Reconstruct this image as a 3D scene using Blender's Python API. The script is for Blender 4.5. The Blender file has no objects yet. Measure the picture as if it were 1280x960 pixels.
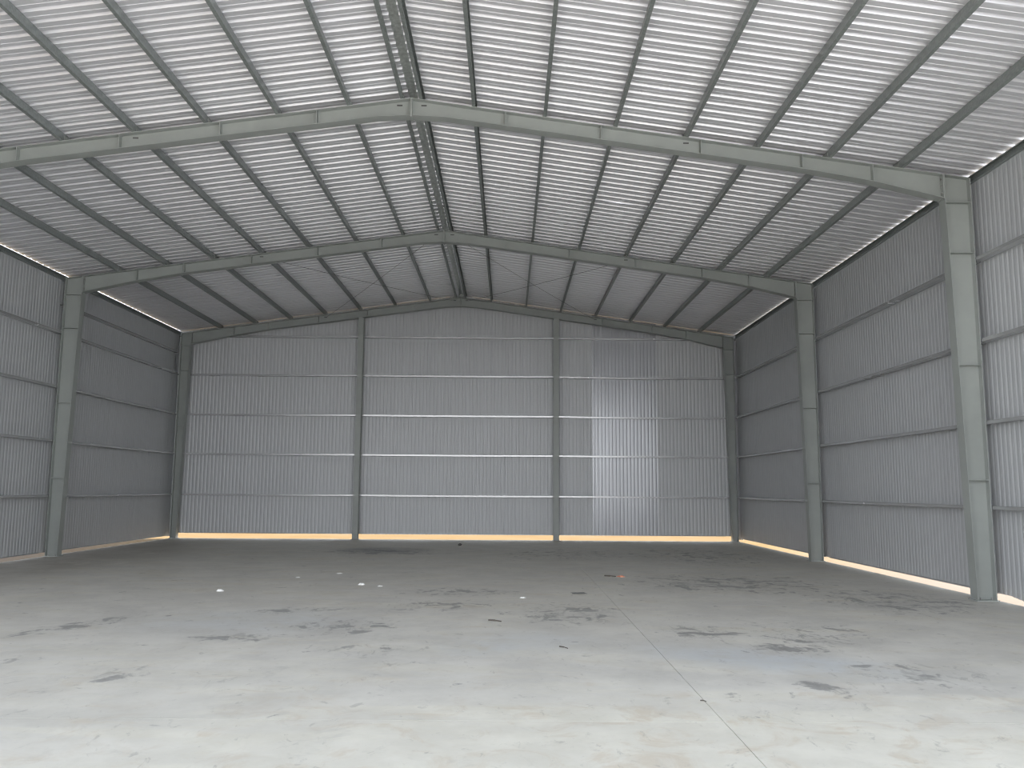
import bpy, math, random
from mathutils import Matrix, Vector

random.seed(7)
scene = bpy.context.scene
col = scene.collection

# ------------------------------------------------------------------ camera
CAM = Vector((1.6357, -27.4159, 1.65))
YAW, PITCH, ROLL = 0.0038, 0.1257, 0.0068
cy, sy, cp, sp = math.cos(YAW), math.sin(YAW), math.cos(PITCH), math.sin(PITCH)
r_ = Vector((cy, -sy, 0)); f_ = Vector((sy * cp, cy * cp, sp)); u_ = r_.cross(f_)
cx_ = math.cos(ROLL) * r_ + math.sin(ROLL) * u_
cyv = -math.sin(ROLL) * r_ + math.cos(ROLL) * u_
cam_data = bpy.data.cameras.new('camera')
cam_data.sensor_width = 36.0
cam_data.lens = 36.0 * 1039.94 / 1280.0
cam_data.clip_end = 600
cam = bpy.data.objects.new('camera', cam_data)
M = Matrix((cx_, cyv, -f_)).transposed().to_4x4()
M.translation = CAM
cam.matrix_world = M
col.objects.link(cam)
scene.camera = cam

# ------------------------------------------------------------------ sky, sun, exposure
SUN_EL, SUN_AZ = math.radians(50), math.radians(65)      # azimuth from +y (back) towards +x (right)
SKY_STRENGTH = 0.85
SUN_STRENGTH = 4.2
EXPOSURE = 2.3
world = bpy.data.worlds.new('sky'); scene.world = world
world.use_nodes = True
nt = world.node_tree; nt.nodes.clear()
out = nt.nodes.new('ShaderNodeOutputWorld'); bg = nt.nodes.new('ShaderNodeBackground')
# hazy tropical sky: milky white towards the horizon, pale blue overhead, the same all round
tcw = nt.nodes.new('ShaderNodeTexCoord'); sep = nt.nodes.new('ShaderNodeSeparateXYZ')
nt.links.new(tcw.outputs['Generated'], sep.inputs[0])
rw = nt.nodes.new('ShaderNodeValToRGB'); ew = rw.color_ramp.elements
ew[0].position, ew[0].color = 0.0, (0.95, 0.975, 1.0, 1)
ew[1].position, ew[1].color = 1.0, (0.30, 0.335, 0.40, 1)
for p_, c_ in ((0.12, (0.94, 0.965, 1.0, 1)), (0.32, (0.72, 0.75, 0.80, 1)), (0.6, (0.42, 0.455, 0.52, 1))):
    e_ = ew.new(p_); e_.color = c_
nt.links.new(sep.outputs['Z'], rw.inputs[0]); nt.links.new(rw.outputs[0], bg.inputs['Color'])
bg.inputs['Strength'].default_value = SKY_STRENGTH
nt.links.new(bg.outputs[0], out.inputs['Surface'])

sun_d = bpy.data.lights.new('sun', 'SUN'); sun_d.energy = SUN_STRENGTH; sun_d.angle = math.radians(1.0)
sun_d.color = (1.0, 0.97, 0.93)
sun = bpy.data.objects.new('sun', sun_d); col.objects.link(sun)
sdir = Vector((math.cos(SUN_EL) * math.sin(SUN_AZ), math.cos(SUN_EL) * math.cos(SUN_AZ), math.sin(SUN_EL)))
sun.rotation_euler = sdir.to_track_quat('Z', 'Y').to_euler()
sun.location = (20, 20, 30)

vs = scene.view_settings
vs.view_transform = 'Standard'; vs.look = 'None'; vs.gamma = 1.0; vs.use_curve_mapping = False
vs.exposure = EXPOSURE
scene.cycles.filter_width = 1.2
scene.cycles.max_bounces = 16
scene.cycles.diffuse_bounces = 10
scene.cycles.glossy_bounces = 8
scene.cycles.sample_clamp_indirect = 6.0

# ------------------------------------------------------------------ dimensions
XL, XR = -9.28, 9.12                  # outer faces of the columns
EAVE, PEAK = 6.73, 8.02               # top of the rafters
FR = [0.0, -7.305, -14.34, -21.38]   # the frames, from the back wall to the open front
YB = 0.25                             # back wall plane
XWL, XWR = XL - 0.16, XR + 0.16       # side wall planes
YF = FR[3] - 0.25
PUR = 0.15                            # purlin depth
GZ = [1.42, 2.745, 4.05, 5.38, 6.69]  # girt heights

def ztop(x):
    return PEAK - (PEAK - EAVE) * (x / XR if x > 0 else x / XL)

# ------------------------------------------------------------------ materials
def new_mat(name):
    m = bpy.data.materials.new(name); m.use_nodes = True
    t = m.node_tree; b = t.nodes['Principled BSDF']
    return m, t, b
def N(t, kind, **kw):
    n = t.nodes.new(kind)
    for k, v in kw.items():
        if k in n.inputs: n.inputs[k].default_value = v
        else: setattr(n, k, v)
    return n
def ramp(t, src, stops):
    r = t.nodes.new('ShaderNodeValToRGB')
    e = r.color_ramp.elements
    e[0].position, e[0].color = stops[0][0], stops[0][1]
    e[1].position, e[1].color = stops[-1][0], stops[-1][1]
    for p, c in stops[1:-1]:
        q = e.new(p); q.color = c
    t.links.new(src, r.inputs[0]); return r
def g(v): return (v, v, v, 1)
def rgb(r, gg, b): return (r, gg, b, 1)

def metal(name, base, metallic, rough, spread=0.12, scale=3.0, aniso=(1, 1, 1), rough_var=0.08, bump=0.0):
    m, t, b = new_mat(name)
    tc = N(t, 'ShaderNodeTexCoord'); mp = N(t, 'ShaderNodeMapping'); mp.inputs['Scale'].default_value = aniso
    t.links.new(tc.outputs['Object'], mp.inputs[0])
    n1 = N(t, 'ShaderNodeTexNoise', Scale=scale, Detail=6.0, Roughness=0.6)
    t.links.new(mp.outputs[0], n1.inputs['Vector'])
    lo = tuple(c * (1 - spread) for c in base) + (1,); hi = tuple(min(1, c * (1 + spread)) for c in base) + (1,)
    r = ramp(t, n1.outputs['Fac'], [(0.3, lo), (0.7, hi)])
    t.links.new(r.outputs[0], b.inputs['Base Color'])
    mr = N(t, 'ShaderNodeMapRange'); mr.inputs['To Min'].default_value = rough - rough_var; mr.inputs['To Max'].default_value = rough + rough_var
    t.links.new(n1.outputs['Fac'], mr.inputs['Value']); t.links.new(mr.outputs[0], b.inputs['Roughness'])
    b.inputs['Metallic'].default_value = metallic
    if bump:
        n2 = N(t, 'ShaderNodeTexNoise', Scale=1.6, Detail=2.0); t.links.new(tc.outputs['Object'], n2.inputs['Vector'])
        bp = N(t, 'ShaderNodeBump', Strength=bump, Distance=0.02); t.links.new(n2.outputs['Fac'], bp.inputs['Height'])
        t.links.new(bp.outputs[0], b.inputs['Normal'])
    return m

M_ROOF = metal('roof_sheet_zinc', (0.70, 0.70, 0.735), 0.34, 0.35, spread=0.05, scale=2.0, aniso=(0.2, 3, 1))
M_WALL = metal('wall_sheet_zinc', (0.49, 0.503, 0.517), 0.10, 0.42, spread=0.03, scale=1.0, aniso=(4, 4, 0.2), rough_var=0.04)
M_WALL_NEW = metal('bright_wall_sheet', (0.44, 0.45, 0.475), 0.26, 0.25, spread=0.05, scale=1.0, aniso=(4, 4, 0.2), rough_var=0.06)
M_STEEL = metal('grey_primer_steel', (0.305, 0.325, 0.31), 0.0, 0.45, spread=0.08, scale=1.3)
M_GALV = metal('galvanised_purlin', (0.255, 0.28, 0.272), 0.40, 0.42, spread=0.2, scale=26.0)
M_GIRT = metal('galvanised_girt', (0.50, 0.505, 0.51), 0.50, 0.27, spread=0.03, scale=2.0, rough_var=0.01)
M_RIDGE = metal('spangled_ridge_cap', (0.55, 0.58, 0.56), 0.5, 0.4, spread=0.25, scale=14.0)
M_ROD = metal('dark_steel_rod', (0.12, 0.12, 0.125), 0.3, 0.5)
M_DARK = metal('dark_hole', (0.08, 0.08, 0.08), 0.0, 0.6)
M_BOLT = metal('bolt_steel', (0.30, 0.30, 0.29), 0.6, 0.4)

def concrete():
    m, t, b = new_mat('trowelled_concrete')
    L = t.links
    geo = N(t, 'ShaderNodeNewGeometry'); P = geo.outputs['Position']
    def noise(scale, detail=6, rough=0.6, vec=None, dist=0.0):
        n = N(t, 'ShaderNodeTexNoise', Scale=scale, Detail=float(detail), Roughness=rough, Distortion=dist)
        L.new(vec or P, n.inputs['Vector']); return n.outputs['Fac']
    def mth(op, a, bb=None, clamp=False):
        n = N(t, 'ShaderNodeMath', operation=op, use_clamp=clamp)
        for i, v in enumerate((a, bb)):
            if v is None: continue
            if isinstance(v, (int, float)): n.inputs[i].default_value = v
            else: L.new(v, n.inputs[i])
        return n.outputs[0]
    def rng(v, a, bb, c=0.0, d=1.0):
        n = N(t, 'ShaderNodeMapRange', interpolation_type='SMOOTHSTEP')
        L.new(v, n.inputs['Value'])
        for k, q in (('From Min', a), ('From Max', bb), ('To Min', c), ('To Max', d)): n.inputs[k].default_value = q
        return n.outputs[0]
    def ell(x, y, rx, ry, ang=0.0):
        mp = N(t, 'ShaderNodeMapping', vector_type='TEXTURE')
        mp.inputs['Location'].default_value = (x, y, 0); mp.inputs['Rotation'].default_value = (0, 0, ang)
        mp.inputs['Scale'].default_value = (rx, ry, 1)
        L.new(P, mp.inputs[0])
        ln = N(t, 'ShaderNodeVectorMath', operation='LENGTH'); L.new(mp.outputs[0], ln.inputs[0])
        return rng(ln.outputs['Value'], 1.0, 0.25)
    def total(items):
        s = None
        for e, w in items:
            v = mth('MULTIPLY', e, w); s = v if s is None else mth('ADD', s, v)
        return s
    def mix(fac, a, bb):
        n = N(t, 'ShaderNodeMix', data_type='RGBA')
        if isinstance(fac, (int, float)): n.inputs[0].default_value = fac
        else: L.new(fac, n.inputs[0])
        for i, v in ((6, a), (7, bb)):
            if isinstance(v, tuple): n.inputs[i].default_value = v
            else: L.new(v, n.inputs[i])
        return n.outputs[2]
    big = noise(0.35, 4); mid = noise(1.3, 8, 0.65); fine = noise(9, 6, 0.7)
    sv = N(t, 'ShaderNodeMapping'); sv.inputs['Scale'].default_value = (0.55, 2.2, 1); sv.inputs['Rotation'].default_value = (0, 0, 0.15)
    L.new(P, sv.inputs[0])
    sweep = noise(0.8, 7, 0.65, sv.outputs[0], 0.6)
    # bare trowelled concrete
    bare = mix(rng(mid, 0.35, 0.65), rgb(0.50, 0.487, 0.445), rgb(0.595, 0.58, 0.53))
    # dry cream dust lying over the front part and in swept trails
    dust_m = mth('ADD', total([(ell(3.0, -22.3, 7.0, 2.6), 0.9), (ell(-2.5, -20.5, 4.0, 1.5, 0.2), 0.25), (ell(2.3, -15.0, 2.5, 3.5), 0.2)]),
                 mth('MULTIPLY', rng(sweep, 0.46, 0.62), 0.55), True)
    dust = mix(rng(noise(2.3, 6), 0.35, 0.7), rgb(0.57, 0.55, 0.475), rgb(0.64, 0.62, 0.54))
    dust = mix(mth('MULTIPLY', rng(noise(1.9, 6, 0.65, None, 1.0), 0.50, 0.66), 0.6), dust, rgb(0.50, 0.43, 0.33))
    base = mix(dust_m, bare, dust)
    # smooth blue grey trowelled patches, the sky's reflection put into their colour
    blue = total([(ell(4.2, -19.0, 1.9, 0.8, -0.5), 0.8), (ell(1.3, -18.4, 0.6, 0.7), 0.6), (ell(2.0, -18.0, 1.0, 0.9), 0.4), (ell(-1.6, -16.8, 2.0, 1.4), 0.5)])
    blue = mth('MULTIPLY', blue, rng(mid, 0.3, 0.6), True)
    base = mix(mth('MULTIPLY', blue, 0.6), base, rgb(0.45, 0.50, 0.55))
    # soil mask: brown towards the walls, the shade there put into the colour
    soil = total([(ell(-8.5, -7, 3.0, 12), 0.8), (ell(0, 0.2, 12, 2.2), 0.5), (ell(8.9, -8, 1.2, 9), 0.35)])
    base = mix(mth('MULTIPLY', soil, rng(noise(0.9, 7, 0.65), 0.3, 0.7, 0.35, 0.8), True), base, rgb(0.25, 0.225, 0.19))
    # dark damp stains in clusters
    reg = total([(ell(2.45, -15.9, 1.1, 1.5), 1.0), (ell(0.7, -15.3, 1.2, 1.0), 0.8), (ell(0.9, -13.7, 1.4, 0.9), 0.9),
                 (ell(-1.7, -5.2, 2.3, 1.7), 1.0), (ell(5.6, -12.2, 2.6, 2.2), 1.0), (ell(7.6, -14.6, 1.8, 2.2), 1.0),
                 (ell(3.9, -17.4, 0.6, 0.9), 1.0), (ell(4.55, -18.4, 0.75, 0.5), 0.9), (ell(5.2, -17.6, 1.2, 1.4), 0.7),
                 (ell(-0.3, -17.1, 0.9, 0.9), 0.9), (ell(-1.35, -17.9, 0.7, 0.5), 1.0), (ell(-1.75, -19.75, 0.32, 0.5, -0.5), 1.1),
                 (ell(-3.5, -17.2, 0.35, 1.6, -0.45), 1.1), (ell(-1.2, -15.8, 1.0, 0.35, 0.3), 1.0), (ell(4.35, -20.15, 0.25, 0.5, 0.5), 1.0),
                 (ell(5.4, -19.6, 1.0, 0.8), 0.8), (ell(0.2, -18.6, 0.8, 0.5), 0.55), (ell(3.0, -5.5, 2.6, 3.0), 0.7), (ell(6.5, -6, 2.5, 4), 0.8)])
    st_v = N(t, 'ShaderNodeMapping'); st_v.inputs['Scale'].default_value = (1.0, 0.8, 1); L.new(P, st_v.inputs[0])
    sn = noise(3.1, 7, 0.62, st_v.outputs[0], 0.4)
    thr = mth('SUBTRACT', sn, mth('MULTIPLY', mth('SUBTRACT', 1.0, reg, True), 0.155))
    stain = rng(thr, 0.49, 0.57)
    base = mix(mth('MULTIPLY', stain, 0.66), base, rgb(0.17, 0.17, 0.165))
    sv2 = N(t, 'ShaderNodeMapping'); sv2.inputs['Scale'].default_value = (1.0, 0.55, 1); L.new(P, sv2.inputs[0])
    streak = rng(mth('SUBTRACT', noise(7.5, 6, 0.7, sv2.outputs[0], 0.8), mth('MULTIPLY', mth('SUBTRACT', 1.0, reg, True), 0.10)), 0.49, 0.60)
    base = mix(mth('MULTIPLY', streak, 0.38), base, rgb(0.20, 0.195, 0.18))
    scuff = rng(noise(4.0, 8, 0.75, st_v.outputs[0], 1.2), 0.54, 0.70)
    base = mix(mth('MULTIPLY', scuff, 0.16), base, rgb(0.27, 0.26, 0.235))
    base = mix(mth('MULTIPLY', reg, 0.10, True), base, rgb(0.22, 0.22, 0.22))
    # one soaked patch by the back wall
    wet = mth('MULTIPLY', ell(-1.7, -4.6, 1.7, 1.5), rng(mid, 0.35, 0.6, 0.4, 1.0))
    base = mix(mth('MULTIPLY', wet, 0.6), base, rgb(0.15, 0.155, 0.17))
    cloud = noise(0.75, 7, 0.7, None, 0.8)
    base = mix(mth('MULTIPLY', rng(cloud, 0.40, 0.30), 0.30), base, rgb(0.33, 0.325, 0.31))
    base = mix(mth('MULTIPLY', rng(cloud, 0.56, 0.70), 0.40), base, rgb(0.66, 0.64, 0.575))
    # fine speckle
    base = mix(mth('MULTIPLY', rng(fine, 0.35, 0.7), 0.08), base, rgb(0.7, 0.7, 0.68))
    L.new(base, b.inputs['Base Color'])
    ro = mth('SUBTRACT', rng(mid, 0.3, 0.7, 0.50, 0.62), mth('MULTIPLY', blue, 0.16))
    ro = mth('ADD', ro, mth('MULTIPLY', dust_m, 0.18))
    L.new(ro, b.inputs['Roughness'])
    b.inputs['Specular IOR Level'].default_value = 0.35
    bp = N(t, 'ShaderNodeBump', Strength=0.25, Distance=0.01)
    L.new(mth('ADD', mid, mth('MULTIPLY', fine, 0.3)), bp.inputs['Height']); L.new(bp.outputs[0], b.inputs['Normal'])
    return m
M_CONC = concrete()

def soil():
    m, t, b = new_mat('sandy_soil')
    geo = N(t, 'ShaderNodeNewGeometry')
    n1 = N(t, 'ShaderNodeTexNoise', Scale=0.5, Detail=9.0, Roughness=0.65); t.links.new(geo.outputs['Position'], n1.inputs['Vector'])
    r = ramp(t, n1.outputs['Fac'], [(0.3, rgb(0.115, 0.070, 0.024)), (0.55, rgb(0.13, 0.085, 0.036)), (0.75, rgb(0.135, 0.10, 0.062))])
    sp = N(t, 'ShaderNodeSeparateXYZ'); t.links.new(geo.outputs['Position'], sp.inputs[0])
    mr = N(t, 'ShaderNodeMapRange'); t.links.new(sp.outputs['Y'], mr.inputs['Value'])       # paler dusty gravel towards the yard
    for k_, v_ in (('From Min', -2.0), ('From Max', -12.0)): mr.inputs[k_].default_value = v_
    mx = N(t, 'ShaderNodeMix', data_type='RGBA'); t.links.new(mr.outputs[0], mx.inputs[0])
    t.links.new(r.outputs[0], mx.inputs[6]); mx.inputs[7].default_value = rgb(0.125, 0.10, 0.08)
    t.links.new(mx.outputs[2], b.inputs['Base Color']); b.inputs['Roughness'].default_value = 0.95
    b.inputs['Specular IOR Level'].default_value = 0.1
    return m
M_SOIL = soil()
def plain(name, c, rough=0.7, scale=20):
    return metal(name, c, 0.0, rough, spread=0.12, scale=scale)
M_PAPER = plain('white_paper', (0.85, 0.85, 0.83), 0.8)
M_ORANGE = plain('orange_plastic', (0.85, 0.36, 0.22), 0.5)
M_STICK = plain('dark_wood', (0.12, 0.105, 0.09), 0.8)
M_RAG = plain('grey_rag', (0.19, 0.19, 0.18), 0.9)
M_STONE = plain('dark_stone', (0.09, 0.085, 0.08), 0.9)

# ------------------------------------------------------------------ mesh helpers
class MB:
    def __init__(s): s.v = []; s.f = []
    def box(s, a, b):
        i = len(s.v)
        for z in (a[2], b[2]):
            s.v += [(a[0], a[1], z), (b[0], a[1], z), (b[0], b[1], z), (a[0], b[1], z)]
        s.f += [(i, i+3, i+2, i+1), (i+4, i+5, i+6, i+7), (i, i+1, i+5, i+4), (i+1, i+2, i+6, i+5), (i+2, i+3, i+7, i+6), (i+3, i, i+4, i+7)]
    def strip(s, A, B, y0, y1):
        """solid between polylines A and B (lists of (x,z)), from y0 to y1"""
        i = len(s.v); n = len(A)
        for (xa, za), (xb, zb) in zip(A, B):
            s.v += [(xa, y0, za), (xb, y0, zb), (xb, y1, zb), (xa, y1, za)]
        for k in range(n - 1):
            p, q = i + 4*k, i + 4*(k+1)
            for e in range(4):
                e2 = (e + 1) % 4
                s.f.append((p+e, p+e2, q+e2, q+e))
        s.f.append((i+3, i+2, i+1, i)); j = i + 4*(n-1); s.f.append((j, j+1, j+2, j+3))
    def extrude(s, prof, path):
        """closed profile rings: path = list of functions mapping profile pt -> xyz"""
        i = len(s.v); m = len(prof)
        for fn in path: s.v += [fn(*p) for p in prof]
        for k in range(len(path) - 1):
            for e in range(m):
                e2 = (e + 1) % m
                s.f.append((i+k*m+e, i+k*m+e2, i+(k+1)*m+e2, i+(k+1)*m+e))
        s.f.append(tuple(i + e for e in range(m))[::-1]); j = i + (len(path)-1)*m
        s.f.append(tuple(j + e for e in range(m)))
    def tube(s, a, b, rad, n=8):
        a, b = Vector(a), Vector(b); d = (b - a).normalized()
        x = d.orthogonal().normalized(); y = d.cross(x)
        i = len(s.v)
        for p in (a, b):
            for k in range(n):
                t = 2*math.pi*k/n; s.v.append(tuple(p + rad*(math.cos(t)*x + math.sin(t)*y)))
        for k in range(n):
            k2 = (k+1) % n; s.f.append((i+k, i+k2, i+n+k2, i+n+k))
        s.f.append(tuple(range(i, i+n))[::-1]); s.f.append(tuple(range(i+n, i+2*n)))
    def build(s, name, mat, parent=None, recalc=True):
        me = bpy.data.meshes.new(name); me.from_pydata(s.v, [], s.f); me.update()
        if recalc:
            import bmesh
            bm = bmesh.new(); bm.from_mesh(me); bmesh.ops.recalc_face_normals(bm, faces=bm.faces); bm.to_mesh(me); bm.free()
        me.materials.append(mat)
        o = bpy.data.objects.new(name, me); col.objects.link(o)
        if parent is not None:
            o.parent = parent; o.matrix_parent_inverse = parent.matrix_world.inverted()
        return o

def empty(name, loc=(0, 0, 0)):
    o = bpy.data.objects.new(name, None); o.empty_display_size = 0.2
    o.location = loc; o.matrix_world = Matrix.Translation(loc); col.objects.link(o); return o
def tag(o, label, cat, group=None):
    o['label'] = label; o['category'] = cat
    if group: o['group'] = group
    return o
def structure(o, label=None):
    o['kind'] = 'structure'
    if label: o['label'] = label
    return o

# ------------------------------------------------------------------ the ground outside and the floor slabs
mb = MB(); mb.box((-150, -150, -0.6), (150, 150, -0.03))
structure(mb.build('ground', M_SOIL), 'sandy orange soil outside, seen through the gap under the walls')

mb = MB(); mb.box((XR + 0.07, -70, -0.3), (60, FR[3] + 0.19, -0.015)); mb.box((-3, -70, -0.3), (XR + 0.07, FR[3] - 16.1, -0.015))  # pale ground out of view, added to bounce sunlight inside from the right
structure(mb.build('bounce_yard', plain('pale_bounce_yard', (0.51, 0.515, 0.53), 0.9, 0.8)), 'unseen pale yard outside the open front, on the right')

floor = structure(empty('floor'), 'pale grey concrete floor with dark damp stains')
xs = [XL - 0.06, 3.20, XR + 0.06]
ys = [YB - 0.09, FR[3] + 0.19, FR[3] - 16.0]
J = 0.0025
for a in range(2):
    for b in range(2):
        x0, x1 = xs[a] + (J if a else 0), xs[a+1] - (J if a < 1 else 0)
        y1, y0 = ys[b] - (J if b else 0), ys[b+1] + (J if b < 1 else 0)
        s = MB(); s.box((x0, y0, -0.16), (x1, y1, 0.0))
        s.build('floor_slab', M_CONC, floor)

# ------------------------------------------------------------------ profiled sheets
def ribbed(lo, hi, start, pitch, prof):
    """profile points (u, h) between lo and hi, with rib phase from start"""
    pts = []
    k = math.floor((lo - start) / pitch) - 1
    while start + k * pitch < hi + pitch:
        for u, h in prof: pts.append((start + k*pitch + u, h))
        k += 1
    pts = sorted(pts)
    res = []
    def at(u):
        for (a, ha), (b, hb) in zip(pts, pts[1:]):
            if a <= u <= b: return ha + (hb - ha) * ((u - a) / (b - a) if b > a else 0)
        return 0
    res.append((lo, at(lo))); res += [p for p in pts if lo + 1e-5 < p[0] < hi - 1e-5]; res.append((hi, at(hi)))
    return res
ROOF_P = [(0.0, 0.0), (0.066, 0.0), (0.072, 0.006), (0.084, 0.006), (0.090, 0.0), (0.150, 0.0), (0.166, 0.036), (0.212, 0.036), (0.228, 0.0)]
WALL_P = [(0.0, 0.0), (0.056, 0.0), (0.078, 0.0075), (0.098, 0.0075)]

def sheet(name, mat, parent, prof, stations, fn, thick, nvec):
    """prof (u,h); stations list of t; fn(u, h, t) -> xyz ; thick along nvec"""
    m = MB(); n = len(prof); T = len(stations)
    nv = Vector(nvec) * thick
    for layer in (0, 1):
        for tt in range(T):
            for (u, h) in prof:
                p = Vector(fn(u, h, tt)) + (nv if layer else Vector((0, 0, 0)))
                m.v.append(tuple(p))
    def idx(layer, tt, k): return layer*n*T + tt*n + k
    for tt in range(T - 1):
        for k in range(n - 1):
            m.f.append((idx(0, tt, k), idx(0, tt, k+1), idx(0, tt+1, k+1), idx(0, tt+1, k)))
            m.f.append((idx(1, tt, k), idx(1, tt+1, k), idx(1, tt+1, k+1), idx(1, tt, k+1)))
    for tt in range(T - 1):
        for k in (0, n - 1):
            m.f.append((idx(0, tt, k), idx(0, tt+1, k), idx(1, tt+1, k), idx(1, tt, k)))
    for k in range(n - 1):
        for tt in (0, T - 1):
            m.f.append((idx(0, tt, k), idx(1, tt, k), idx(1, tt, k+1), idx(0, tt, k+1)))
    return m.build(name, mat, parent)

# ------------------------------------------------------------------ ceiling (roof sheets)
ceiling = structure(empty('ceiling', (0, 0, EAVE)), 'underside of the ribbed zinc roof sheets on both slopes')
PX = [1.0 + 1.165 * k for k in range(7)]
SH_Y0 = YB + 0.17
n_sheet = math.ceil(SH_Y0 - YF + 0.1)
# sheets whose lap stands a little open between two purlins: (side, sheet index) -> list of purlin bays
LIFT = {(1, 3): (2, 3), (1, 11): (3,), (1, 16): (3,)}
for side in (-1, 1):
    xe = (XR + 0.168) if side > 0 else (-XL + 0.168)
    nodes = [0.07]
    for a, b in zip([0.17] + PX, PX + [xe - 0.05]):
        nodes += [a, (a + b) / 2]
    nodes += [xe - 0.05, xe]
    lifted_x = []
    for i in range(n_sheet):
        y1 = SH_Y0 - i; y0 = y1 - 1.0
        prof = ribbed(y0 - 0.004, y1 + 0.03, SH_Y0, 0.25, ROOF_P)
        sag = [random.uniform(-0.003, 0.002) for _ in nodes]
        tilt = random.uniform(-0.002, 0.002)
        lift = LIFT.get((side, i), ())
        def fn(u, h, tt, side=side, y0=y0, y1=y1, sag=sag, tilt=tilt, nodes=nodes, lift=lift):
            x = nodes[tt]
            z = ztop(side * x) + PUR + 0.003 + h + (sag[tt] if tt % 2 == 0 else 0) + tilt * (u - y0)
            z += 0.0015 * (i % 2)
            if u > y1 - 0.02 and tt % 2 == 0 and (tt // 2 - 1) in lift: z += 0.009
            return (side * x, u, z)
        o = sheet('roof_sheet', M_ROOF, ceiling, prof, nodes, fn, 0.0015, (0, 0, 1))
# ridge cap
m = MB()
capz = 0.045
pr = [(-0.34, 0.0), (0, 0.0), (0.34, 0.0)]
A = [(x, ztop(x) + PUR + capz) for x in (-0.36, 0, 0.36)]; B = [(x, z + 0.002) for x, z in A]
m.strip(A, B, YF - 0.1, SH_Y0 + 0.02)
m.build('ridge_cap', M_RIDGE, ceiling)
m = MB(); m.strip([(x, z) for x, z in A], [(x, z - 0.11) for x, z in A], YB + 0.035, YB + 0.039)
m.build('ridge_end_plate', M_RIDGE, ceiling)

# ------------------------------------------------------------------ walls
wall_back = structure(empty('wall_back', (0, YB, 0)), 'ribbed zinc sheet wall across the far end')
wall_left = structure(empty('wall_left', (XWL, -14, 0)), 'ribbed zinc sheet wall on the left')
wall_right = structure(empty('wall_right', (XWR, -14, 0)), 'ribbed zinc sheet wall on the right')

def gable_sheets(parent, y, ysign, bottom, x_start, width, lo, hi, tilt_of, bottom_of=None):
    k = math.floor((lo - x_start) / width)
    while x_start + k * width < hi - 0.02:
        a = max(lo, x_start + k*width - 0.03); b = min(hi, x_start + (k+1)*width)
        prof = ribbed(a, b, x_start, 0.12, WALL_P)
        tilt = tilt_of(k); mid = (a + b) / 2
        zs = [0.0, 0.11, 0.2, 0.3, 0.4, 0.5, 0.6, 0.7, 0.8, 0.9, 1.0]
        bow = [random.uniform(-0.0025, 0.0025) for _ in zs]
        off = 0.002 * (k % 2)
        bt = bottom if bottom_of is None else bottom_of((a+b)/2)
        def fn(u, h, tt):
            zt = ztop(u) + PUR - 0.004
            z = bt + (zt - bt) * zs[tt]
            return (u, y + ysign * (h + off) + tilt * (u - mid) + bow[tt] * math.cos((u - mid) / width * math.pi), z)
        sheet('wall_sheet', M_WALL_NEW if k in (13, 14) else M_WALL, parent, prof, zs, fn, 0.001, (0, ysign, 0))
        k += 1
TB = {12: -0.002, 13: 0.004, 14: -0.006, 15: -0.002, 16: 0.0}
gable_sheets(wall_back, YB + 0.012, 1, 0.16, 4.43 - 1.08 * 13, 1.08, XWL, XWR, lambda k: TB.get(k, random.uniform(-0.004, 0.004)))

def side_sheets(parent, x, sgn, ylo, yhi, bottom_of, zt, width=1.0):
    y = yhi; k = 0
    while y > ylo + 0.02:
        a = max(ylo, y - width); b = min(yhi, y + 0.03)
        prof = ribbed(a, b, yhi, 0.12, WALL_P)
        tilt = random.uniform(-0.004, 0.004); mid = (a + b) / 2
        zs = [0, 0.22, 0.4, 0.6, 0.8, 1.0]
        bow = [random.uniform(-0.0025, 0.0025) for _ in zs]
        off = 0.002 * (k % 2)
        def fn(u, h, tt):
            bt = bottom_of(u)
            return (x + sgn * (h + off) + tilt * (u - mid) + bow[tt] * math.cos((u - mid) / width * math.pi), u, bt + (zt - bt) * zs[tt])
        sheet('wall_sheet', M_WALL, parent, prof, zs, fn, 0.001, (sgn, 0, 0))
        y -= width; k += 1
def right_bottom(y):
    if y > FR[2] - 0.15: return 0.09
    t = min(1, (FR[2] - 0.15 - y) / 0.75); return 0.09 - 0.095 * t
side_sheets(wall_right, XWR + 0.012, 1, YF, YB + 0.012, right_bottom, 6.805, 1.0)
side_sheets(wall_left, XWL - 0.012, -1, YF, YB + 0.012, lambda y: 0.075, 6.79, 1.0)
for xc_, sg_ in ((XWL, -1), (XWR, 1)):
    m = MB(); a_, b_ = sorted((xc_ + sg_*0.03, xc_ + sg_*0.034)); m.box((a_, YB - 0.16, 0.05), (b_, YB + 0.05, 6.85))
    a_, b_ = sorted((xc_ - sg_*0.14, xc_ + sg_*0.034)); m.box((a_, YB + 0.046, 0.05), (b_, YB + 0.05, 6.85))
    m.build('corner_flashing', M_WALL, wall_back)
# corner flashings and bottom angles (parts of the walls)
def angle_strip(parent, a, b, name='bottom_angle', mat=None):
    m = MB(); m.box(a, b); return m.build(name, mat or M_GIRT, parent)
POST = [-3.308, 3.204]
bx = [XL + 0.24, POST[0], POST[1], XR - 0.24]
for a, b in zip(bx, bx[1:]):
    angle_strip(wall_back, (a + 0.1, YB - 0.03, 0.158), (b - 0.1, YB + 0.01, 0.178))
for a, b in ((FR[1] + 0.12, FR[0] - 0.05), (FR[2] + 0.12, FR[1] - 0.12)):
    angle_strip(wall_right, (XWR - 0.03, a, 0.088), (XWR + 0.01, b, 0.108))
    angle_strip(wall_left, (XWL - 0.01, a, 0.073), (XWL + 0.03, b, 0.093))
angle_strip(wall_left, (XWL - 0.01, FR[3] + 0.12, 0.073), (XWL + 0.03, FR[2] - 0.12, 0.093))

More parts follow.
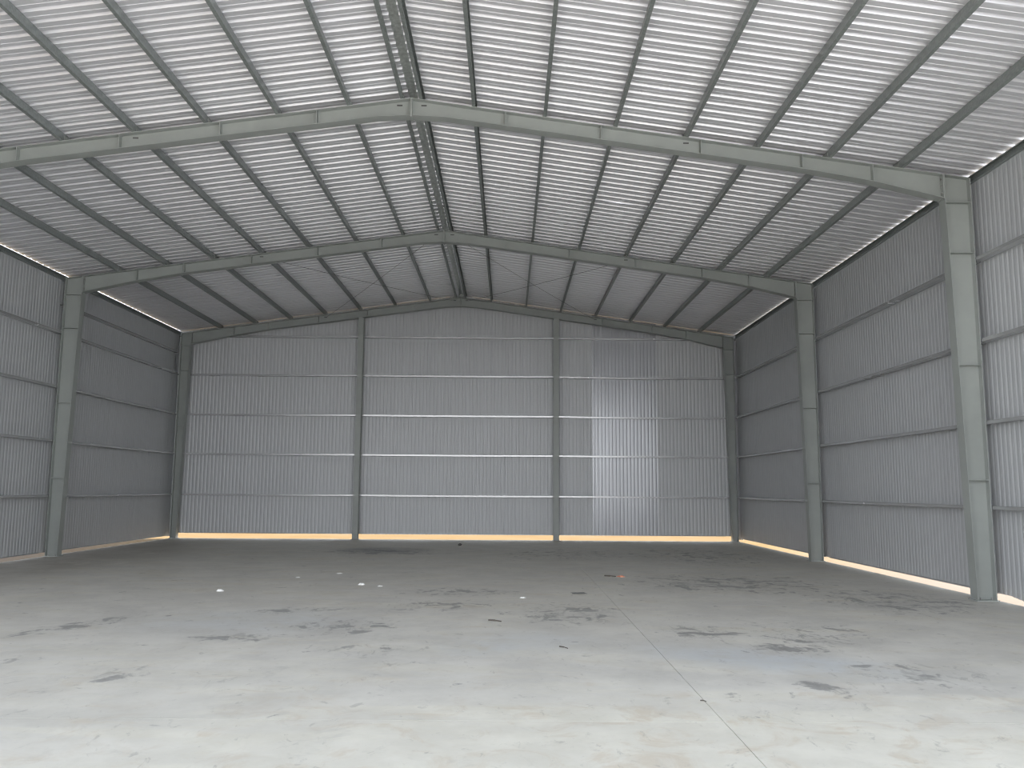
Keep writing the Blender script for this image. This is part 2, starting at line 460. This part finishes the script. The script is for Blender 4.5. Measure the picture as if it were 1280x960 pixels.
# ------------------------------------------------------------------ steel frames
FW, FT, WT = 0.20, 0.012, 0.008
def lerp(a, b, t): return a + (b - a) * t
def column(side, y, d0, d1, label, group):
    xo = XR if side > 0 else XL
    t = empty('steel_column', (xo - side * 0.15, y, 0)); tag(t, label, 'column', group)
    zt = ztop(xo - side * d1)
    def xi(z): return xo - side * lerp(d0, d1, min(1, z / 6.32))
    zs = [0.016, 6.32]
    top_o, top_i = (xo, EAVE), (xi(6.32), zt)
    z_st = [0.016, 3.0, 6.32]
    Ao = [(xo - side*FT, z) for z in (0.016, 3.0, 6.32)] + [(xo - side*FT, EAVE - FT + 0.001)]
    Ai = [(xi(z) + side*FT, z) for z in (0.016, 3.0, 6.32)] + [(xi(6.32) + side*FT, zt - FT)]
    m = MB(); m.strip(Ao, Ai, y - WT/2, y + WT/2); m.build('web', M_STEEL, t)
    m = MB(); m.strip([(xo, 0.016), (xo, EAVE)], [(xo - side*FT, 0.016), (xo - side*FT, EAVE)], y - FW/2, y + FW/2); m.build('outer_flange', M_STEEL, t)
    m = MB(); m.strip([(xi(0), 0.016), (xi(6.32), 6.32)], [(xi(0) + side*FT, 0.016), (xi(6.32) + side*FT, 6.32)], y - FW/2, y + FW/2); m.build('inner_flange', M_STEEL, t)
    m = MB(); m.strip([(xo, EAVE), (xi(6.32), zt)], [(xo, EAVE - FT), (xi(6.32), zt - FT)], y - FW/2, y + FW/2); m.build('cap_plate', M_STEEL, t)
    m = MB(); m.strip([(xi(6.32), 6.32), (xi(6.32), zt - FT)], [(xi(6.32) + side*0.016, 6.32), (xi(6.32) + side*0.016, zt - FT)], y - FW/2, y + FW/2); m.build('end_plate', M_STEEL, t)
    for z in (1.84, 3.65, 5.48, 6.32):
        m = MB()
        for q in (-1, 1):
            ya, yb = sorted((y + q*WT/2, y + q*(FW/2 - 0.004)))
            xa, xb = sorted((xo - side*FT, xi(z) + side*FT))
            m.box((xa, ya, z - 0.006), (xb, yb, z + 0.006))
        m.build('stiffener', M_STEEL, t)
    xa, xb = sorted((xo + side*0.02, xi(0) - side*0.03))
    m = MB(); m.box((xa, y - 0.13, 0.0), (xb, y + 0.13, 0.016)); m.build('base_plate', M_STEEL, t)
    for px_ in (xa + 0.09, xb - 0.09):
        for q in (-1, 1):
            m = MB(); m.tube((px_, y + q*0.07, 0.016), (px_, y + q*0.07, 0.05), 0.013, 6); m.build('anchor_bolt', M_BOLT, t)
    return t

def rafter(side, y, dk, label, group, marks=False):
    xo = XR if side > 0 else XL
    xk = abs(xo) - dk - 0.003
    t = empty('roof_rafter', (side * xk, y, ztop(side * xk))); tag(t, label, 'rafter', group)
    st = [(0.016, 0.295), (0.30, 0.275), (0.55, 0.25), (6.4, 0.25), (7.55, 0.295), (xk - 0.016, 0.405)]
    top = [(side*x, ztop(side*x)) for x, d in st]; bot = [(side*x, ztop(side*x) - d) for x, d in st]
    bot[0] = (bot[0][0], PEAK - 0.30)
    m = MB(); m.strip([(x, z - FT) for x, z in top], [(x, z + FT) for x, z in bot], y - WT/2, y + WT/2); m.build('web', M_STEEL, t)
    m = MB(); m.strip(top, [(x, z - FT) for x, z in top], y - FW/2, y + FW/2); m.build('top_flange', M_STEEL, t)
    m = MB(); m.strip(bot, [(x, z + FT) for x, z in bot], y - FW/2, y + FW/2); m.build('bottom_flange', M_STEEL, t)
    def dep(x):
        for (a, da), (b, db) in zip(st, st[1:]):
            if a <= x <= b: return lerp(da, db, (x - a)/(b - a))
        return 0.3
    for x in (1.55, 3.12, 4.75, 6.4, 7.55):
        m = MB(); z = ztop(side*x); d = dep(x)
        for q in (-1, 1):
            ya, yb = sorted((y + q*WT/2, y + q*(FW/2 - 0.004)))
            m.box((side*x - 0.006, ya, z - d + FT), (side*x + 0.006, yb, z - FT - 0.001))
        m.build('stiffener', M_STEEL, t)
    m = MB(); a, b = sorted((side*0.0005, side*0.016)); m.box((a, y - FW/2, PEAK - 0.315), (b, y + FW/2, PEAK - 0.0015)); m.build('ridge_plate', M_STEEL, t)
    m = MB(); a, b = sorted((side*xk, side*(xk - 0.016))); zk = ztop(side*xk); m.box((a, y - FW/2, zk - 0.42), (b, y + FW/2, zk - 0.004)); m.build('knee_plate', M_STEEL, t)
    for zb in (0.08, 0.2, 0.32):
        for q in (-1, 1):
            m = MB(); m.tube((side*(xk - 0.016), y + q*0.06, zk - zb), (side*(xk - 0.034), y + q*0.06, zk - zb), 0.014, 6); m.build('bolt', M_BOLT, t)
    if marks:
        for x in (0.2, 4.52):
            z = ztop(side*x) - 0.065
            m = MB(); m.box((side*x - 0.045, y - WT/2 - 0.004, z - 0.012), (side*x + 0.045, y - WT/2, z + 0.012)); m.build('bracing_slot', M_DARK, t)
    return t

G_COL = 'tapered steel columns along the side walls'
G_RAF = 'steel roof rafters'
where_c = [('in the back {s} corner', 0.19, 0.33), ('on the {s} wall, second from the back corner', 0.29, 0.42), ('on the {s} wall, third from the back corner', 0.30, 0.43),
           ('at the open front on the {s} side', 0.30, 0.43)]
where_r = ['against the back wall', 'second from the back wall', 'third from the back wall', 'at the open front']
for i, y in enumerate(FR):
    for side, s in ((-1, 'left'), (1, 'right')):
        w, d0, d1 = where_c[i]
        column(side, y, d0, d1, 'grey tapered steel column ' + w.format(s=s), G_COL)
        rafter(side, y, d1, 'grey steel rafter on the %s roof slope, %s' % (s, where_r[i]), G_RAF, marks=(i in (0, 1, 2)))

# posts of the back wall
for x, s in zip(POST, ('left', 'right')):
    t = empty('wall_post', (x, -0.02, 0)); tag(t, 'narrow grey steel post at the back wall, %s of the two' % s, 'post', 'posts of the back wall')
    zt = ztop(x) - 0.262
    for nm, y0, y1 in (('front_flange', -0.13, -0.118), ('rear_flange', 0.086, 0.098)):
        m = MB(); m.box((x - 0.09, y0, 0.016), (x + 0.09, y1, zt)); m.build(nm, M_STEEL, t)
    m = MB(); m.box((x - 0.004, -0.118, 0.016), (x + 0.004, 0.086, zt)); m.build('web', M_STEEL, t)
    m = MB(); m.box((x - 0.12, -0.16, 0), (x + 0.12, 0.12, 0.016)); m.build('base_plate', M_STEEL, t)
    m = MB(); m.box((x - 0.09, -0.1, zt), (x + 0.09, 0.098, zt + 0.010)); m.build('cap_plate', M_STEEL, t)
    for dx in (-0.06, 0.06):
        m = MB(); m.tube((x + dx, -0.145, 0.016), (x + dx, -0.145, 0.045), 0.01, 6); m.build('anchor_bolt', M_BOLT, t)

# ------------------------------------------------------------------ purlins (C sections lying on the rafters)
def c_profile(depth, fl, lip, t):
    """(a across the flanges, b along the web): web at a=0, flanges towards +a"""
    return [(0, 0), (fl, 0), (fl, lip), (fl - t, lip), (fl - t, t), (t, t), (t, depth - t), (fl - t, depth - t), (fl - t, depth - lip), (fl, depth - lip), (fl, depth), (0, depth)]
ORD = ['first', 'second', 'third', 'fourth', 'fifth', 'sixth', 'seventh']
def purlin(side, x, label, group, flip=1, depth=PUR - 0.002):
    t = empty('roof_purlin', (side*x, FR[2], ztop(side*x))); tag(t, label, 'purlin', group)
    slope = math.atan((PEAK - EAVE) / (XR if side > 0 else -XL))
    cs, sn = math.cos(slope), math.sin(slope)
    def mk(y):
        def fn(a, b):
            dx = flip * a * cs + b * sn; dz = -flip * a * sn + b * cs
            return (side * (x + dx), y, ztop(side * x) + 0.001 + dz)
        return fn
    ys_ = [SH_Y0 - 0.2]
    m = MB(); m.extrude(c_profile(depth, 0.052, 0.016, 0.004), [mk(YB - 0.02), mk(YF + 0.05)]); m.build('c_section', M_GALV, t)
    for y in FR:
        m = MB(); c = []
        for a, b in ((-0.008, 0.0), (-0.002, 0.0), (-0.002, 0.10), (-0.008, 0.10)): c.append((a, b))
        m.extrude(c, [mk(y - 0.05), mk(y + 0.05)]); m.build('cleat', M_STEEL, t)
    return t
for side, s in ((-1, 'left'), (1, 'right')):
    gname = 'purlins on the %s roof slope' % s
    purlin(side, 0.13, 'galvanised ridge purlin directly under the ridge cap, on its %s side' % s, gname)
    for k, x in enumerate(PX):
        extra = ', next to the eave' if k == 6 else ''
        purlin(side, x, 'dark galvanised purlin, %s to the %s of the ridge pair%s' % (ORD[k], s, extra), gname)
    # eave strut on top of the wall
    xw = XWR if side > 0 else XWL
    zt = ztop(XR + 0.16) + PUR
    m = MB()
    def mk(y):
        def fn(a, b): return (xw - side * (0.01 + a), y, zt - 0.12 - 0.028 - (0.009 if side < 0 else 0) + b)
        return fn
    m.extrude(c_profile(0.12, 0.055, 0.016, 0.004), [mk(YB - 0.02), mk(YF + 0.05)])
    o = m.build('eave_strut', M_GALV); tag(o, 'dark galvanised eave strut along the top of the %s wall' % s, 'eave strut', 'eave struts')

# ------------------------------------------------------------------ girts (C sections lying flat between the columns)
def girt(axis, u0, u1, plane, sgn, z, label, group, sag=0.0):
    """axis 'x' or 'y'; plane = wall plane; sgn = direction from wall into the room"""
    m = MB(); pr = c_profile(0.148, 0.050, 0.014, 0.004)
    n = 8
    def mk(k):
        u = lerp(u0, u1, k / n); dz = -sag * math.sin(math.pi * k / n)
        def fn(a, b):
            # web horizontal (b runs from wall into room), flanges stand up from the web
            w = plane + sgn * b; zz = z - 0.03 + a + dz
            return (u, w, zz) if axis == 'x' else (w, u, zz)
        return fn
    m.extrude(pr, [mk(k) for k in range(n + 1)])
    o = m.build('wall_girt', M_GIRT); return tag(o, label, 'girt', group)
LV = ['lowest', 'second lowest', 'middle', 'second highest', 'highest']
bays_x = [(XWL + 0.02, POST[0] - 0.002, 'left bay'), (POST[0] + 0.002, POST[1] - 0.002, 'centre bay'), (POST[1] + 0.002, XWR - 0.02, 'right bay')]
for a, b, nm in bays_x:
    for k, z in enumerate(GZ):
        lo, hi = a, b
        girt('x', lo, hi, YB, -1, z, '%s horizontal girt in the %s of the back wall' % (LV[k], nm), 'girts on the back wall', sag=0.03 if nm == 'right bay' and k in (2, 3) else 0.008)
bays_y = [(FR[1], FR[0] - 0.16, 'far bay'), (FR[2], FR[1], 'middle bay'), (FR[3], FR[2], 'near bay')]
for s, plane, sgn in (('left', XWL, 1), ('right', XWR, -1)):
    for bi, (a, b, nm) in enumerate(bays_y):
        zs = list(GZ[:4])
        if s == 'left' and bi == 0: zs.append(6.08)
        for k, z in enumerate(zs):
            lv = ['lowest', 'second lowest', 'third lowest', 'fourth lowest', 'topmost extra'][k]
            girt('y', a + 0.03, b - 0.03, plane, sgn, z, '%s horizontal girt in the %s of the %s wall' % (lv, nm, s), 'girts on the %s wall' % s, sag=0.006)

# ------------------------------------------------------------------ bracing rods of the far roof bay
ya, yb = FR[0] - 0.06, FR[1] + 0.06
for side, s in ((-1, 'left'), (1, 'right')):
    for (x0, x1, nm) in ((0.25, 4.5, 'ridge'),):
        for (p, q, d) in (((x0, ya), (x1, yb), 'lower end near the camera'), ((x1, ya), (x0, yb), 'lower end at back wall')):
            m = MB()
            pts = []
            for k in range(9):
                t = k / 8; x = lerp(p[0], q[0], t)
                dz = -0.03 * math.sin(math.pi * t)
                pts.append((side * x, lerp(p[1], q[1], t), ztop(side * x) - 0.075 + dz - (0.02 if d.endswith('wall') else 0)))
            for u, v in zip(pts, pts[1:]): m.tube(u, v, 0.005, 6)
            o = m.build('bracing_rod', M_ROD)
            tag(o, 'thin bracing rod by the %s, %s far roof bay, %s' % (nm, s, d), 'bracing rod', 'roof bracing rods')

# ------------------------------------------------------------------ litter on the floor
def scrap(x, y, w, d, h, rot, mat, name, label, cat, group=None):
    m = MB(); nx, ny = 5, 4; rr = random.Random(int(x*100 + y*37))
    top = []
    for j in range(ny):
        for i in range(nx):
            a = (i/(nx-1) - 0.5) * w * (1 - 0.25*rr.random()); b = (j/(ny-1) - 0.5) * d * (1 - 0.25*rr.random())
            edge = 0.15 if (i in (0, nx-1) or j in (0, ny-1)) else 1.0
            z = 0.004 + h * edge * (0.5 + 0.5*rr.random())
            c, s_ = math.cos(rot), math.sin(rot)
            top.append((x + a*c - b*s_, y + a*s_ + b*c, z))
    m.v += top + [(p[0], p[1], 0.0005) for p in top]; n = nx*ny
    for j in range(ny - 1):
        for i in range(nx - 1):
            k = j*nx + i
            m.f.append((k, k+1, k+nx+1, k+nx)); m.f.append((n+k, n+k+nx, n+k+nx+1, n+k+1))
    ring = [i for i in range(nx)] + [j*nx + nx-1 for j in range(1, ny)] + [(ny-1)*nx + i for i in range(nx-2, -1, -1)] + [j*nx for j in range(ny-2, 0, -1)]
    for a, b in zip(ring, ring[1:] + ring[:1]): m.f.append((a, n+a, n+b, b))
    o = m.build(name, mat)
    return tag(o, label, cat, group)
GP = 'white scraps on the floor'
scrap(-2.96, -13.79, 0.13, 0.09, 0.030, 0.3, M_PAPER, 'paper_scrap', 'white crumpled paper scrap lying alone on the left part of the floor', 'paper', GP)
scrap(-0.87, -12.78, 0.11, 0.09, 0.030, -0.2, M_PAPER, 'paper_scrap', 'brightest white paper scrap, left one of the close pair on the floor', 'paper', GP)
scrap(-0.52, -12.99, 0.09, 0.06, 0.018, 0.1, M_PAPER, 'paper_scrap', 'small white paper scrap, right one of the close pair on the floor', 'paper', GP)
scrap(-1.63, -10.91, 0.13, 0.08, 0.016, 0.5, M_PAPER, 'paper_scrap', 'flat white paper scrap behind the close pair, towards the back wall', 'paper', GP)
scrap(-2.24, -11.69, 0.09, 0.05, 0.010, 0.2, M_PAPER, 'paper_scrap', 'tiny faint white scrap left of the other scraps towards the back wall', 'paper', GP)
scrap(1.87, -14.4, 0.09, 0.06, 0.018, -0.4, M_PAPER, 'paper_scrap', 'small white paper scrap in the middle of the floor, left of the floor joint', 'paper', GP)
scrap(3.80, -11.18, 0.13, 0.16, 0.030, 0.5, M_ORANGE, 'plastic_scrap', 'orange plastic scrap on the floor just right of the long joint', 'scrap')
def stick(a, b, rad, label, mat=None):
    m = MB(); mid = ((a[0]+b[0])/2 + 0.004, (a[1]+b[1])/2 + 0.01, rad + 0.002)
    m.tube((a[0], a[1], rad), mid, rad, 6); m.tube(mid, (b[0], b[1], rad), rad*0.75, 6)
    return tag(m.build('wood_sliver', mat or M_STICK), label, 'wood sliver', 'dark wood slivers on the floor')
stick((3.50, -11.10, 0), (3.70, -11.24, 0), 0.014, 'dark wood sliver touching the left side of the orange scrap')
stick((1.40, -16.62, 0), (1.56, -16.72, 0), 0.010, 'dark wood sliver left of the big stain in the middle of the floor')
stick((2.19, -18.36, 0), (2.27, -18.46, 0), 0.007, 'short dark wood sliver nearer the camera, below the big stain')
stick((3.165, -20.59, 0), (3.205, -20.62, 0), 0.005, 'tiny dark chip of wood lying in the long floor joint nearest the camera')
scrap(2.78, -13.78, 0.26, 0.22, 0.012, 0.2, M_RAG, 'rag', 'dark grey flat rag on the floor, left of the long joint', 'rag')
m = MB()
import bmesh
bm = bmesh.new(); bmesh.ops.create_icosphere(bm, subdivisions=2, radius=0.045)
for v in bm.verts: v.co = Vector((v.co.x*1.3, v.co.y, max(-0.03, v.co.z*0.8))) * random.uniform(0.88, 1.1)
zmin = min(v.co.z for v in bm.verts)
for v in bm.verts: v.co += Vector((0.24, -2.66, -zmin))
me = bpy.data.meshes.new('stone'); bm.to_mesh(me); bm.free(); me.materials.append(M_STONE)
o = bpy.data.objects.new('stone', me); col.objects.link(o); tag(o, 'small dark stone on the floor in front of the back wall', 'stone')
